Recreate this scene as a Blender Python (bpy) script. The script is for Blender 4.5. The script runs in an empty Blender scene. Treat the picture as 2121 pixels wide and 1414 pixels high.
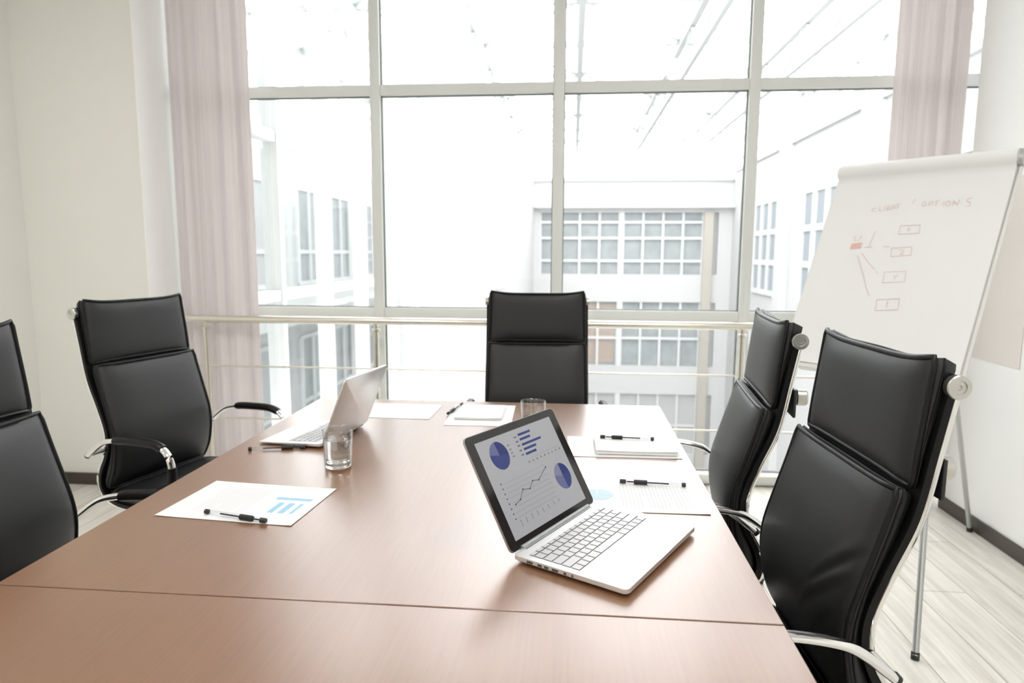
import bpy, bmesh, math, random
from mathutils import Vector, Matrix
random.seed(7)
SC = bpy.context.scene
COL = SC.collection
PI = math.pi

# ------------------------------------------------------------------ materials
def new_mat(name):
    m = bpy.data.materials.new(name); m.use_nodes = True
    nt = m.node_tree; b = nt.nodes['Principled BSDF']
    return m, nt, b

def flat(name, col, rough=.5, metal=0., spec=.5, emit=None, estr=0., coat=0., bump=None, var=0.):
    m, nt, b = new_mat(name)
    b.inputs['Base Color'].default_value = (*col, 1)
    b.inputs['Roughness'].default_value = rough
    b.inputs['Metallic'].default_value = metal
    b.inputs['Specular IOR Level'].default_value = spec
    b.inputs['Coat Weight'].default_value = coat
    if emit:
        b.inputs['Emission Color'].default_value = (*emit, 1); b.inputs['Emission Strength'].default_value = estr
    tc = nt.nodes.new('ShaderNodeTexCoord')
    if var:
        n = nt.nodes.new('ShaderNodeTexNoise'); n.inputs['Scale'].default_value = 2.3; n.inputs['Detail'].default_value = 3
        nt.links.new(tc.outputs['Object'], n.inputs['Vector'])
        mx = nt.nodes.new('ShaderNodeMixRGB')
        mx.inputs[1].default_value = (*[c*(1-var) for c in col], 1); mx.inputs[2].default_value = (*[min(1, c*(1+var)) for c in col], 1)
        nt.links.new(n.outputs['Fac'], mx.inputs[0]); nt.links.new(mx.outputs[0], b.inputs['Base Color'])
    if bump:
        sc, st = bump
        n2 = nt.nodes.new('ShaderNodeTexNoise'); n2.inputs['Scale'].default_value = sc; n2.inputs['Detail'].default_value = 2
        nt.links.new(tc.outputs['Object'], n2.inputs['Vector'])
        bp = nt.nodes.new('ShaderNodeBump'); bp.inputs['Strength'].default_value = st; bp.inputs['Distance'].default_value = .002
        nt.links.new(n2.outputs['Fac'], bp.inputs['Height']); nt.links.new(bp.outputs[0], b.inputs['Normal'])
    return m

def thin_glass(name, tint=(1, 1, 1), ior=1.45, rough=0.0, boost=1.0):
    m = bpy.data.materials.new(name); m.use_nodes = True
    nt = m.node_tree; nt.nodes.clear()
    o = nt.nodes.new('ShaderNodeOutputMaterial'); t = nt.nodes.new('ShaderNodeBsdfTransparent'); g = nt.nodes.new('ShaderNodeBsdfGlossy')
    t.inputs[0].default_value = (*tint, 1); g.inputs['Roughness'].default_value = rough
    lw = nt.nodes.new('ShaderNodeLayerWeight'); lw.inputs['Blend'].default_value = .5
    pw = nt.nodes.new('ShaderNodeMath'); pw.operation = 'POWER'; pw.inputs[1].default_value = 5
    f = nt.nodes.new('ShaderNodeMath'); f.operation = 'MULTIPLY_ADD'; r0 = ((ior-1)/(ior+1))**2
    f.inputs[1].default_value = 1-r0; f.inputs[2].default_value = r0
    nt.links.new(lw.outputs['Facing'], pw.inputs[0]); nt.links.new(pw.outputs[0], f.inputs[0])
    mx = nt.nodes.new('ShaderNodeMixShader')
    nt.links.new(f.outputs[0], mx.inputs[0]); nt.links.new(t.outputs[0], mx.inputs[1]); nt.links.new(g.outputs[0], mx.inputs[2])
    nt.links.new(mx.outputs[0], o.inputs[0])
    return m

def solid_glass(name, col, ior):
    m, nt, b = new_mat(name)
    b.inputs['Base Color'].default_value = (*col, 1); b.inputs['Roughness'].default_value = 0.0
    b.inputs['Transmission Weight'].default_value = 1.0; b.inputs['IOR'].default_value = ior
    return m

def wood_table():
    m, nt, b = new_mat('walnut_laminate')
    tc = nt.nodes.new('ShaderNodeTexCoord')
    def noise(sx, sy, scale, detail, rough=.6):
        mp = nt.nodes.new('ShaderNodeMapping'); mp.inputs['Scale'].default_value = (sx, sy, 1)
        mp.inputs['Rotation'].default_value = (0, 0, .03)
        nt.links.new(tc.outputs['Object'], mp.inputs[0])
        n = nt.nodes.new('ShaderNodeTexNoise'); n.inputs['Scale'].default_value = scale; n.inputs['Detail'].default_value = detail
        n.inputs['Roughness'].default_value = rough; n.inputs['Distortion'].default_value = .3
        nt.links.new(mp.outputs[0], n.inputs['Vector']); return n
    n1 = noise(60, 2.2, 3.0, 5); n2 = noise(5, .5, 2.0, 3)
    mx = nt.nodes.new('ShaderNodeMixRGB'); mx.inputs[0].default_value = .28
    nt.links.new(n1.outputs['Fac'], mx.inputs[1]); nt.links.new(n2.outputs['Fac'], mx.inputs[2])
    cr = nt.nodes.new('ShaderNodeValToRGB')
    cr.color_ramp.elements[0].position = .32; cr.color_ramp.elements[0].color = (.190, .086, .037, 1)
    cr.color_ramp.elements[1].position = .68; cr.color_ramp.elements[1].color = (.232, .108, .048, 1)
    nt.links.new(mx.outputs[0], cr.inputs[0]); nt.links.new(cr.outputs[0], b.inputs['Base Color'])
    b.inputs['Roughness'].default_value = .33; b.inputs['Specular IOR Level'].default_value = .9
    b.inputs['Coat Weight'].default_value = .8; b.inputs['Coat Roughness'].default_value = .24; b.inputs['Coat IOR'].default_value = 1.75
    bp = nt.nodes.new('ShaderNodeBump'); bp.inputs['Strength'].default_value = .08; bp.inputs['Distance'].default_value = .0005
    nt.links.new(n1.outputs['Fac'], bp.inputs['Height']); nt.links.new(bp.outputs[0], b.inputs['Normal'])
    return m

def wood_floor():
    m, nt, b = new_mat('grey_oak_planks')
    tc = nt.nodes.new('ShaderNodeTexCoord')
    mp = nt.nodes.new('ShaderNodeMapping'); mp.inputs['Rotation'].default_value = (0, 0, PI/2)
    nt.links.new(tc.outputs['Object'], mp.inputs[0])
    br = nt.nodes.new('ShaderNodeTexBrick'); br.inputs['Scale'].default_value = 1.0
    br.inputs['Brick Width'].default_value = 1.28; br.inputs['Row Height'].default_value = .19; br.inputs['Mortar Size'].default_value = .0022
    br.inputs['Color1'].default_value = (.78, .755, .70, 1); br.inputs['Color2'].default_value = (.70, .675, .62, 1); br.inputs['Mortar'].default_value = (.40, .37, .33, 1)
    br.offset = .37
    nt.links.new(mp.outputs[0], br.inputs['Vector'])
    mp2 = nt.nodes.new('ShaderNodeMapping'); mp2.inputs['Scale'].default_value = (14, .9, 1)
    nt.links.new(tc.outputs['Object'], mp2.inputs[0])
    n = nt.nodes.new('ShaderNodeTexNoise'); n.inputs['Scale'].default_value = 2.2; n.inputs['Detail'].default_value = 6; n.inputs['Distortion'].default_value = 1.0
    nt.links.new(mp2.outputs[0], n.inputs['Vector'])
    cr = nt.nodes.new('ShaderNodeValToRGB')
    cr.color_ramp.elements[0].position = .3; cr.color_ramp.elements[0].color = (.74, .72, .68, 1)
    cr.color_ramp.elements[1].position = .62; cr.color_ramp.elements[1].color = (1.08, 1.08, 1.08, 1)
    nt.links.new(n.outputs['Fac'], cr.inputs[0])
    mx = nt.nodes.new('ShaderNodeMixRGB'); mx.blend_type = 'MULTIPLY'; mx.inputs[0].default_value = .75
    nt.links.new(br.outputs['Color'], mx.inputs[1]); nt.links.new(cr.outputs[0], mx.inputs[2]); nt.links.new(mx.outputs[0], b.inputs['Base Color'])
    b.inputs['Roughness'].default_value = .42
    return m

def curtain_mat():
    m = bpy.data.materials.new('mauve_curtain_fabric'); m.use_nodes = True
    nt = m.node_tree; nt.nodes.clear()
    o = nt.nodes.new('ShaderNodeOutputMaterial'); d = nt.nodes.new('ShaderNodeBsdfDiffuse'); t = nt.nodes.new('ShaderNodeBsdfTranslucent')
    tc = nt.nodes.new('ShaderNodeTexCoord'); mp = nt.nodes.new('ShaderNodeMapping'); mp.inputs['Scale'].default_value = (110, 110, .6)
    n = nt.nodes.new('ShaderNodeTexNoise'); n.inputs['Scale'].default_value = 1.0; n.inputs['Detail'].default_value = 3
    nt.links.new(tc.outputs['Object'], mp.inputs[0]); nt.links.new(mp.outputs[0], n.inputs['Vector'])
    cr = nt.nodes.new('ShaderNodeValToRGB')
    cr.color_ramp.elements[0].position = .3; cr.color_ramp.elements[0].color = (.78, .74, .735, 1)
    cr.color_ramp.elements[1].position = .7; cr.color_ramp.elements[1].color = (.85, .81, .805, 1)
    nt.links.new(n.outputs['Fac'], cr.inputs[0]); nt.links.new(cr.outputs[0], d.inputs[0]); nt.links.new(cr.outputs[0], t.inputs[0])
    mx = nt.nodes.new('ShaderNodeMixShader'); mx.inputs[0].default_value = .42
    nt.links.new(d.outputs[0], mx.inputs[1]); nt.links.new(t.outputs[0], mx.inputs[2]); nt.links.new(mx.outputs[0], o.inputs[0])
    return m

M = dict(
    wall=flat('warm_white_paint', (.83, .822, .775), .75, bump=(90, .05), var=.012),
    wall2=flat('white_paint', (.89, .89, .885), .75, bump=(90, .05), var=.01),
    ceil=flat('ceiling_white', (.85, .85, .84), .8),
    floor=wood_floor(), table=wood_table(),
    skirt=flat('dark_skirting', (.062, .050, .042), .45, var=.1),
    alu=flat('pale_grey_aluminium', (.74, .765, .74), .42, .0),
    gasket=flat('grey_gasket', (.16, .18, .17), .6),
    pane=thin_glass('window_glass', (.985, .995, .99), 1.30),
    steel=flat('satin_steel', (.74, .71, .64), .26, .95),
    curtain=curtain_mat(),
    leather=flat('black_leather', (.0085, .009, .0088), .43, 0, .52, bump=(420, .10), var=.08),
    leather2=flat('black_leather_smooth', (.005, .005, .0053), .38, 0, .25),
    pipe=flat('black_piping', (.006, .006, .0065), .40, 0, .27),
    chrome=flat('chrome', (.86, .86, .85), .07, 1.0),
    capm=flat('brushed_chrome', (.62, .61, .58), .30, 1.0),
    rubber=flat('black_rubber', (.012, .012, .013), .45),
    plastic=flat('black_plastic', (.02, .02, .022), .4),
    paper=flat('white_paper', (.74, .74, .735), .7),
    pad=flat('white_pad_paper', (.79, .79, .78), .7),
    beige=flat('beige_sheet', (.74, .69, .65), .7),
    ink=flat('grey_print', (.61, .62, .64), .7),
    blue=flat('pale_blue_print', (.30, .52, .68), .65),
    blue2=flat('paler_blue_print', (.48, .62, .70), .65),
    silver=flat('silver_aluminium', (.80, .80, .80), .30, .70),
    silver2=flat('silver_edge', (.52, .50, .49), .32, .85),
    key=flat('silver_key', (.48, .48, .49), .40, .1),
    keydark=flat('key_shade_and_slots', (.07, .075, .08), .5),
    bezel=flat('black_bezel', (.020, .018, .018), .10, 0, .5),
    hinge=flat('grey_hinge', (.36, .38, .38), .4, .3),
    screen=flat('lit_screen', (.02, .02, .02), .25, 0, .4, (.18, .18, .185), 1.0),
    sc_navy=flat('screen_navy', (.01, .01, .02), .3, 0, .3, (.007, .013, .066), 1.0),
    sc_blue=flat('screen_blue', (.01, .01, .02), .3, 0, .3, (.015, .022, .082), 1.0),
    sc_lilac=flat('screen_lilac', (.01, .01, .02), .3, 0, .3, (.060, .064, .122), 1.0),
    sc_pale=flat('screen_pale_lilac', (.01, .01, .02), .3, 0, .3, (.100, .100, .140), 1.0),
    sc_black=flat('screen_black', (.01, .01, .01), .3, 0, .3, (0.0100, 0.0100, 0.0150), 1.0),
    sc_grid=flat('screen_grey', (.01, .01, .01), .3, 0, .3, (.100, .100, .104), 1.0),
    sc_text=flat('screen_text_grey', (.01, .01, .01), .3, 0, .3, (.060, .060, .064), 1.0),
    glass=solid_glass('clear_glass', (1, 1, 1), 1.48), water=solid_glass('clear_water', (1, 1, 1), 1.33),
    gwall=thin_glass('tumbler_glass', (.97, .98, .98), 1.95), clear=thin_glass('clear_plastic', (.93, .94, .95), 1.35),
    easel=flat('grey_easel_tube', (.50, .51, .50), .35, .6),
    easelw=flat('pale_easel_plastic', (.74, .74, .71), .45),
    red=flat('faded_red_marker', (.72, .56, .52), .7), red2=flat('red_marker_fill', (.74, .47, .40), .7),
    fill_glow=flat('fill_panel_glow', (.9, .9, .9), .5, 0, .3, (1.0, .985, .965), 10.0),
    side=flat('atrium_side_grey', (.56, .57, .565), .7), reveal_bright=flat('brightened_reveal_lining', (.95, .95, .945), .35),
    white=flat('atrium_white', (.50, .508, .504), .7), slab=flat('atrium_slab', (.55, .56, .55), .7),
    awin=flat('atrium_frame_white', (.58, .59, .59), .5),
    aglass=flat('atrium_glazing', (.30, .325, .332), .35, 0, .1, var=.25),
    aglass2=flat('atrium_glazing_blue', (.27, .30, .325), .3, 0, .12),
    apier=flat('atrium_pier_grey', (.46, .47, .465), .7), agrey=flat('atrium_grey', (.42, .43, .43), .6), abeige=flat('atrium_beige', (.40, .375, .335), .7),
    apeach=flat('atrium_peach', (.36, .30, .26), .7),
    truss=flat('grey_truss_steel', (.40, .42, .415), .5), afloor=flat('atrium_floor', (.55, .55, .54), .5),
)

# ------------------------------------------------------------------ mesh helper
class MB:
    def __init__(s): s.v = []; s.f = []
    def add(s, vs, fs):
        b = len(s.v); s.v += [tuple(v) for v in vs]; s.f += [tuple(b+i for i in f) for f in fs]; return s
    def box(s, x0, x1, y0, y1, z0, z1, mat=None):
        vs = [(x, y, z) for z in (z0, z1) for y in (y0, y1) for x in (x0, x1)]
        if mat: vs = [mat @ Vector(v) for v in vs]
        return s.add(vs, [(0, 2, 3, 1), (4, 5, 7, 6), (0, 1, 5, 4), (2, 6, 7, 3), (0, 4, 6, 2), (1, 3, 7, 5)])
    def rbox(s, x0, x1, y0, y1, z0, z1, r=.003, seg=2):
        bm = bmesh.new(); bmesh.ops.create_cube(bm, size=1)
        for v in bm.verts: v.co = Vector(((x0+x1)/2+v.co.x*(x1-x0), (y0+y1)/2+v.co.y*(y1-y0), (z0+z1)/2+v.co.z*(z1-z0)))
        bmesh.ops.bevel(bm, geom=bm.edges[:], offset=r, segments=seg, affect='EDGES', profile=.5)
        bm.verts.index_update()
        s.add([v.co for v in bm.verts], [[v.index for v in f.verts] for f in bm.faces]); bm.free(); return s
    def tube(s, pts, r, seg=12, closed=False, caps=True, rx=None, ref=None):
        """round (r) or oval (r along ref-normal side, rx along binormal) tube"""
        P = [Vector(p) for p in pts]; n = len(P)
        rad = r if isinstance(r, (list, tuple)) else [r]*n
        T = []
        for i in range(n):
            a = P[(i-1) % n] if (closed or i) else P[i]; b = P[(i+1) % n] if (closed or i < n-1) else P[i]
            d = b-a; T.append(d.normalized() if d.length > 1e-9 else Vector((0, 0, 1)))
        if ref is None:
            ref = Vector((0, 0, 1)) if abs(T[0].z) < .9 else Vector((1, 0, 0))
            tr = True
        else: ref = Vector(ref); tr = False
        N = (ref - T[0]*ref.dot(T[0])).normalized(); vs = []
        for i in range(n):
            base = N if tr else ref
            q = base - T[i]*base.dot(T[i])
            if q.length > 1e-6: N = q.normalized()
            B = T[i].cross(N)
            for k in range(seg):
                a = 2*PI*k/seg
                vs.append(P[i]+N*(rad[i]*math.cos(a))+B*((rx if rx else rad[i])*math.sin(a)))
        fs = []
        m = n if closed else n-1
        for i in range(m):
            j = (i+1) % n
            for k in range(seg):
                l = (k+1) % seg
                fs.append((i*seg+k, i*seg+l, j*seg+l, j*seg+k))
        if caps and not closed:
            fs.append(tuple(range(seg))[::-1]); fs.append(tuple((n-1)*seg+k for k in range(seg)))
        return s.add(vs, fs)
    def lathe(s, prof, seg=32, c=(0, 0, 0), mat=None):
        vs = []; n = len(prof)
        for r, z in prof:
            for k in range(seg):
                a = 2*PI*k/seg; v = Vector((c[0]+r*math.cos(a), c[1]+r*math.sin(a), c[2]+z)); vs.append(mat @ v if mat else v)
        fs = []
        for i in range(n-1):
            for k in range(seg):
                l = (k+1) % seg; fs.append((i*seg+k, i*seg+l, (i+1)*seg+l, (i+1)*seg+k))
        if prof[0][0] > 1e-6: fs.append(tuple(range(seg))[::-1])
        if prof[-1][0] > 1e-6: fs.append(tuple((n-1)*seg+k for k in range(seg)))
        return s.add(vs, fs)
    def prism(s, out, z0, z1, mat=None):
        n = len(out); vs = [Vector((x, y, z0)) for x, y in out]+[Vector((x, y, z1)) for x, y in out]
        if mat: vs = [mat @ v for v in vs]
        return s.add(vs, [tuple(range(n))[::-1], tuple(range(n, 2*n))]+[(i, (i+1) % n, n+(i+1) % n, n+i) for i in range(n)])
    def build(s, name, mat, parent=None, ang=40, world=False):
        me = bpy.data.meshes.new(name); me.from_pydata(s.v, [], s.f)
        bm = bmesh.new(); bm.from_mesh(me)
        bmesh.ops.remove_doubles(bm, verts=bm.verts, dist=1e-6)
        bmesh.ops.recalc_face_normals(bm, faces=bm.faces); bm.to_mesh(me); bm.free()
        me.materials.append(mat)
        me.shade_smooth(); me.set_sharp_from_angle(angle=math.radians(ang))
        o = bpy.data.objects.new(name, me); COL.objects.link(o)
        if parent: o.parent = parent
        return o

def thing(name, label, cat, loc=(0, 0, 0), rz=0, group=None):
    o = bpy.data.objects.new(name, None); COL.objects.link(o); o.empty_display_size = .1
    o.location = loc; o.rotation_euler = (0, 0, rz); o['label'] = label; o['category'] = cat
    if group: o['group'] = group
    return o
def tag(o, label, cat, group=None, loc=None, rz=0):
    o['label'] = label; o['category'] = cat
    if group: o['group'] = group
    if loc: o.location = loc; o.rotation_euler = (0, 0, rz)
    return o
def struct(o, label=None):
    o['kind'] = 'structure'
    if label: o['label'] = label
    return o
def sempty(name, label=None, loc=(0, 0, 0)):
    o = bpy.data.objects.new(name, None); COL.objects.link(o); o.location = loc
    return struct(o, label)
def copy_tree(o, parent=None):
    c = o.copy(); COL.objects.link(c)
    if parent: c.parent = parent
    for ch in list(o.children): copy_tree(ch, c)
    return c
def crom(pts, k=6, closed=False):
    P = [Vector(p) for p in pts]; n = len(P); out = []
    rng = n if closed else n-1
    for i in range(rng):
        p0 = P[(i-1) % n] if (closed or i) else P[0]*2-P[1]; p1 = P[i]; p2 = P[(i+1) % n]
        p3 = P[(i+2) % n] if (closed or i+2 < n) else P[-1]*2-P[-2]
        for j in range(k):
            t = j/k
            out.append(.5*((2*p1)+(-p0+p2)*t+(2*p0-5*p1+4*p2-p3)*t*t+(-p0+3*p1-3*p2+p3)*t**3))
    if not closed: out.append(P[-1])
    return out
def resample(P, n):
    L = [0]
    for a, b in zip(P, P[1:]): L.append(L[-1]+(b-a).length)
    out = []; j = 0
    for i in range(n):
        t = L[-1]*i/(n-1)
        while j < len(P)-2 and L[j+1] < t: j += 1
        d = L[j+1]-L[j]; out.append(P[j].lerp(P[j+1], (t-L[j])/d if d > 1e-9 else 0))
    return out
def rrect(w, d, r, seg=6, cx=0, cy=0):
    out = []
    for sx, sy, a0 in ((1, 1, 0), (-1, 1, PI/2), (-1, -1, PI), (1, -1, 1.5*PI)):
        for k in range(seg+1):
            a = a0+PI/2*k/seg; out.append((cx+sx*(w/2-r)+r*math.cos(a), cy+sy*(d/2-r)+r*math.sin(a)))
    return out

# ------------------------------------------------------------------ room
YW = 3.72                                            # window plane
XL, XR = -2.90, 1.90
struct(MB().box(XL-.2, 2.3, -3.2, 3.84, -.30, 0).build('floor', M['floor']), 'pale grey oak plank floor')
struct(MB().box(XL-.2, 2.3, -3.2, 3.84, 3.0, 3.3).build('ceiling', M['ceil']))
struct(MB().box(XL-.2, XL, -3.2, 3.84, 0, 3.0).build('wall_left', M['wall']))
struct(MB().box(XL, -2.232, 3.36, 3.84, 0, 3.0).build('wall_pier', M['wall'], None), 'white wall pier between the corner and the window recess')
w = MB().box(XR, 2.3, -3.2, 3.48, 0, 3.0); w.box(2.1, 2.3, 3.48, 3.84, 0, 3.0)
struct(w.build('wall_right', M['wall2']))
struct(MB().rbox(-2.2325, -2.226, 3.355, 3.74, 0, 3.0, .002).build('trim_4', M['reveal_bright']), 'added whiter lining that brightens the side of the window recess')  # added lining, whiter than the wall to stand in for window light
struct(MB().box(XL, XR, -3.2, -3.0, 0, 3.0).build('wall_back', M['wall']))
struct(MB().rbox(XL, XL+.014, -3.0, 3.36, 0, .066).build('baseboard_left', M['skirt']))
struct(MB().rbox(XL+.014, -2.232, 3.346, 3.36, 0, .066).build('baseboard_pier', M['skirt']))
struct(MB().rbox(XR-.014, XR, -3.0, 3.48, 0, .066).build('baseboard_right', M['skirt']))

# window: frame bars + panes
win = sempty('window_1', 'floor to ceiling window of pale aluminium bars')
mull = [-2.085, -1.084, -.086, .924, 1.93]
mw, md = .057, .07
fb = MB()
for x in mull:
    m_ = MB().rbox(x-mw/2, x+mw/2, YW-md/2, YW+md/2, 0, 3.0, .004); m_.build('mullion', M['alu'], win)
for z0, z1 in ((.006, .058), (.918, .973), (2.125, 2.181), (2.945, 3.0)):
    fb = MB()
    for a, b in zip([-2.232]+[x+mw/2 for x in mull], [x-mw/2 for x in mull]+[2.1]):
        if b-a > .002: fb.rbox(a, b, YW-md/2+.004, YW+md/2-.004, z0, z1, .004)
    fb.build('transom', M['alu'], win)
xs = [-2.232]+mull+[2.1]
zs = [.05, .945, 2.153, 2.97]
for z0, z1 in zip(zs, zs[1:]):
    gk = MB(); g = MB()
    for a, b in zip(xs, xs[1:]):
        a2, b2 = a+mw/2 if a > -2.2 else a, b-mw/2 if b < 2.05 else b
        if b2-a2 < .05: continue
        g.box(a2, b2, YW-.004, YW+.004, z0+.028, z1-.028)
        e = .005
        for q in ((a2, a2+e, z0+.028, z1-.028), (b2-e, b2, z0+.028, z1-.028), (a2, b2, z0+.028, z0+.028+e), (a2, b2, z1-.028-e, z1-.028)):
            gk.box(q[0], q[1], YW-.012, YW+.012, q[2], q[3])
    g.build('pane', M['pane'], win); gk.build('gasket', M['gasket'], win)
struct(MB().rbox(-2.232, 2.1, 3.745, 3.84, 0, .012, .003).build('trim_1', M['alu']), 'threshold strip under the window')

# handrail in front of the window
hr = thing('handrail', 'satin steel guard rail with thin cross rails along the window', 'railing', (0, 3.5, 0))
MB().tube([(-2.22, 0, .917), (1.89, 0, .913)], .0205, 20).build('top_rail', M['steel'], hr)
for z in (.656, .362, .12):
    MB().tube([(-2.2, 0, z), (1.88, 0, z)], .0052, 10).build('cross_rail', M['steel'], hr)
for x in (-2.01, -1.05, -.09, .873, 1.80):
    p_ = MB().tube([(x, 0, .006), (x, 0, .87)], .0155, 16)
    po = p_.build('post', M['steel'], hr)
    MB().lathe([(.0155, .858), (.0235, .862), (.0235, .872), (.012, .876), (.012, .899)], 16, (x, 0, 0)).build('collar', M['steel'], po)
    MB().lathe([(.045, 0), (.045, .006), (.018, .012), (.016, .02)], 20, (x, 0, 0)).build('foot_flange', M['steel'], po)

# curtains
def curtain(name, x0, x1, ph, label):
    root = thing(name, label, 'curtain', ((x0+x1)/2, 3.60, 0), 0, 'curtains beside the window')
    mb = MB(); n = 120; hw = (x1-x0)/2
    zz = [.02, .5, 1.0, 1.5, 2.0, 2.5, 2.93]
    rows = []
    for z in zz:
        k = .80+.20*(1-z/2.93)
        row = []
        for i in range(n+1):
            t = i/n
            y = .022*k*math.sin(t*2*PI*3.5+ph)+.006*math.sin(t*2*PI*8+ph*2+z*.25)
            row.append((-hw+2*hw*t+.006*math.sin(t*2*PI*5+z*.6), y, z))
        rows.append(row)
    vs = [v for r in rows for v in r]; m = len(vs); N = n+1
    vs += [(x, y+.0018, z) for x, y, z in vs]
    fs = []
    for j in range(len(zz)-1):
        for i in range(n):
            a = j*N+i; fs.append((a, a+1, a+N+1, a+N)); fs.append((m+a, m+a+N, m+a+N+1, m+a+1))
    for j in range(len(zz)-1):
        for c in (0, n):
            a = j*N+c; fs.append((a, a+N, m+a+N, m+a))
    for i in range(n):
        for j in (0, len(zz)-1):
            a = j*N+i; fs.append((a, a+1, m+a+1, m+a))
    mb.add(vs, fs).build('fabric', M['curtain'], root, 70)
    MB().rbox(-hw, hw, -.03, .03, 2.935, 2.999, .004).build('curtain_track', M['alu'], root)
    return root
curtain('curtain', -2.212, -1.752, .4, 'mauve grey curtain left of the window, behind the chair facing the left laptop')
curtain('curtain', 1.565, 1.895, 2.1, 'mauve grey curtain right of the window, behind the flip chart')

# unseen fill panels, added under the ceiling to brighten the room
for i, (x, y) in enumerate(((-1.7, 1.0), (.7, 1.0), (-1.7, -1.4), (.7, -1.4))):
    L = thing('added_fill_panel', 'added square fill panel under the ceiling, out of view', 'fill light', (x, y, 2.955), 0, 'added fill panels')
    f = MB()
    for q in ((-.32, .32, -.32, -.30), (-.32, .32, .30, .32), (-.32, -.30, -.30, .30), (.30, .32, -.30, .30)): f.box(q[0], q[1], q[2], q[3], 0, .045)
    f.build('frame', M['alu'], L); MB().box(-.30, .30, -.30, .30, .008, .02).build('diffuser', M['fill_glow'], L)

# ------------------------------------------------------------------ tables
TZ = .75
TX0, TX1 = -.915, .3125
def table(label, y0, y1):
    cx, cy = (TX0+TX1)/2, (y0+y1)/2
    t = thing('conference_table', label, 'table', (cx, cy, 0))
    hw, hd = (TX1-TX0)/2, (y1-y0)/2
    MB().rbox(-hw, hw, -hd+.0014, hd-.0014, TZ-.026, TZ, .0012, 1).build('table_top', M['table'], t)
    for s in (-1, 1):
        MB().rbox(-.17, .17, s*hd*.62-.02, s*hd*.62+.02, .02, TZ-.026, .003).build('leg', M['table'], t)
        MB().rbox(-.20, .20, s*hd*.62-.05, s*hd*.62+.05, 0, .02, .004).build('foot', M['plastic'], t)
    MB().rbox(-.012, .012, -hd*.62+.02, hd*.62-.02, .30, TZ-.03, .002).build('stretcher', M['table'], t)
    return t
table('brown wood conference table nearer the window, holding laptops, papers and glasses', .9349, 2.3426)
table('bare brown wood conference table in front, with nothing on it', -.45, .9349)

# ------------------------------------------------------------------ chairs
def cushion(parent, name, F, B, wt, wb, puff, ears, seams=(), folds=()):
    nv, nu = (61, 51) if folds else (27, 23)
    Fp = resample(crom([(0, y, z) for y, z in F], 8), nv); Bp = resample(crom([(0, y, z) for y, z in B], 8), nv)
    fr, bk = [], []
    for j in range(nv):
        v = j/(nv-1); sv = 2*v-1; W = wt+(wb-wt)*v
        T = (Fp[min(j+1, nv-1)]-Fp[max(j-1, 0)]).normalized(); Nn = Vector((0, -T.z, T.y))
        if Nn.dot(Fp[j]-Bp[j]) < 0: Nn = -Nn
        rowf, rowb = [], []
        for i in range(nu):
            u = 2*i/(nu-1)-1
            e = max(0., (abs(sv)-.93)/.07); x = W*u*(1-.020*e*e*abs(u))
            pf = puff*(1-abs(u)**4)*(1-abs(sv)**6)
            ed = -.006*max(0., (abs(u)-.86)/.14)**2
            for (u0, v0), (u1, v1), dp in folds:          # soft creases in the leather
                du, dv = u1-u0, v1-v0; k = ((u-u0)*du+(v-v0)*dv)/(du*du+dv*dv)
                if 0 < k < 1:
                    dd = (u-u0)*dv*1.0-(v-v0)*du; dd /= math.hypot(du, dv)
                    pf -= dp*math.sin(PI*k)**.6*(math.exp(-(dd/.022)**2)-.55*math.exp(-((dd-.05)/.03)**2))
            P = Fp[j]+Nn*(pf+ed); dz = T*(-ears*abs(u)**4*max(0., -sv)**5+.5*ears*abs(u)**4*max(0., sv)**5)
            for s in seams:
                P = P-Nn*(.007*math.exp(-((v-s)/.02)**2))
            rowf.append(P+dz+Vector((x, 0, 0))); rowb.append(Bp[j]+dz*.6+Vector((x*.985, 0, 0)))
        fr.append(rowf); bk.append(rowb)
    # border ring
    idx = [(0, i) for i in range(nu)]+[(j, nu-1) for j in range(1, nv)]+[(nv-1, i) for i in range(nu-2, -1, -1)]+[(j, 0) for j in range(nv-2, 0, -1)]
    mb = MB(); vs = [p for r in fr for p in r]; nF = len(vs)
    vs += [p for r in bk for p in r]
    fs = []
    for j in range(nv-1):
        for i in range(nu-1):
            a = j*nu+i; fs.append((a, a+1, a+nu+1, a+nu)); fs.append((nF+a, nF+a+nu, nF+a+nu+1, nF+a+1))
    cen = sum((p for r in fr for p in r), Vector())/nF
    mids = []
    for j, i in idx:
        m_ = fr[j][i].lerp(bk[j][i], .5); o = m_-cen; o.y *= .3; mids.append(m_+o.normalized()*.007)
    b0 = len(vs); vs += mids; n = len(idx)
    for k in range(n):
        (j, i), (j2, i2) = idx[k], idx[(k+1) % n]
        fs.append((j*nu+i, j2*nu+i2, b0+(k+1) % n, b0+k)); fs.append((b0+k, b0+(k+1) % n, nF+j2*nu+i2, nF+j*nu+i))
    c = mb.add(vs, fs).build(name, M['leather'], parent, 60)
    pb = MB()
    ring = []
    for j, i in idx:
        o = fr[j][i]-cen; o.y = 0; ring.append(fr[j][i]+o.normalized()*.001)
    pb.tube(ring, .0052, 8, closed=True)
    ring2 = [fr[j][i].lerp(bk[j][i], .40)+(m_-fr[j][i].lerp(bk[j][i], .5))*.9 for (j, i), m_ in zip(idx, mids)]
    pb.tube(ring2, .0018, 8, closed=True)
    for s in seams:
        j = round(s*(nv-1)); pb.tube([p+Vector((0, 0, .002)) for p in fr[j]], .0028, 8)
    pb.build('piping', M['pipe'], c, 60)
    return c

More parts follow.
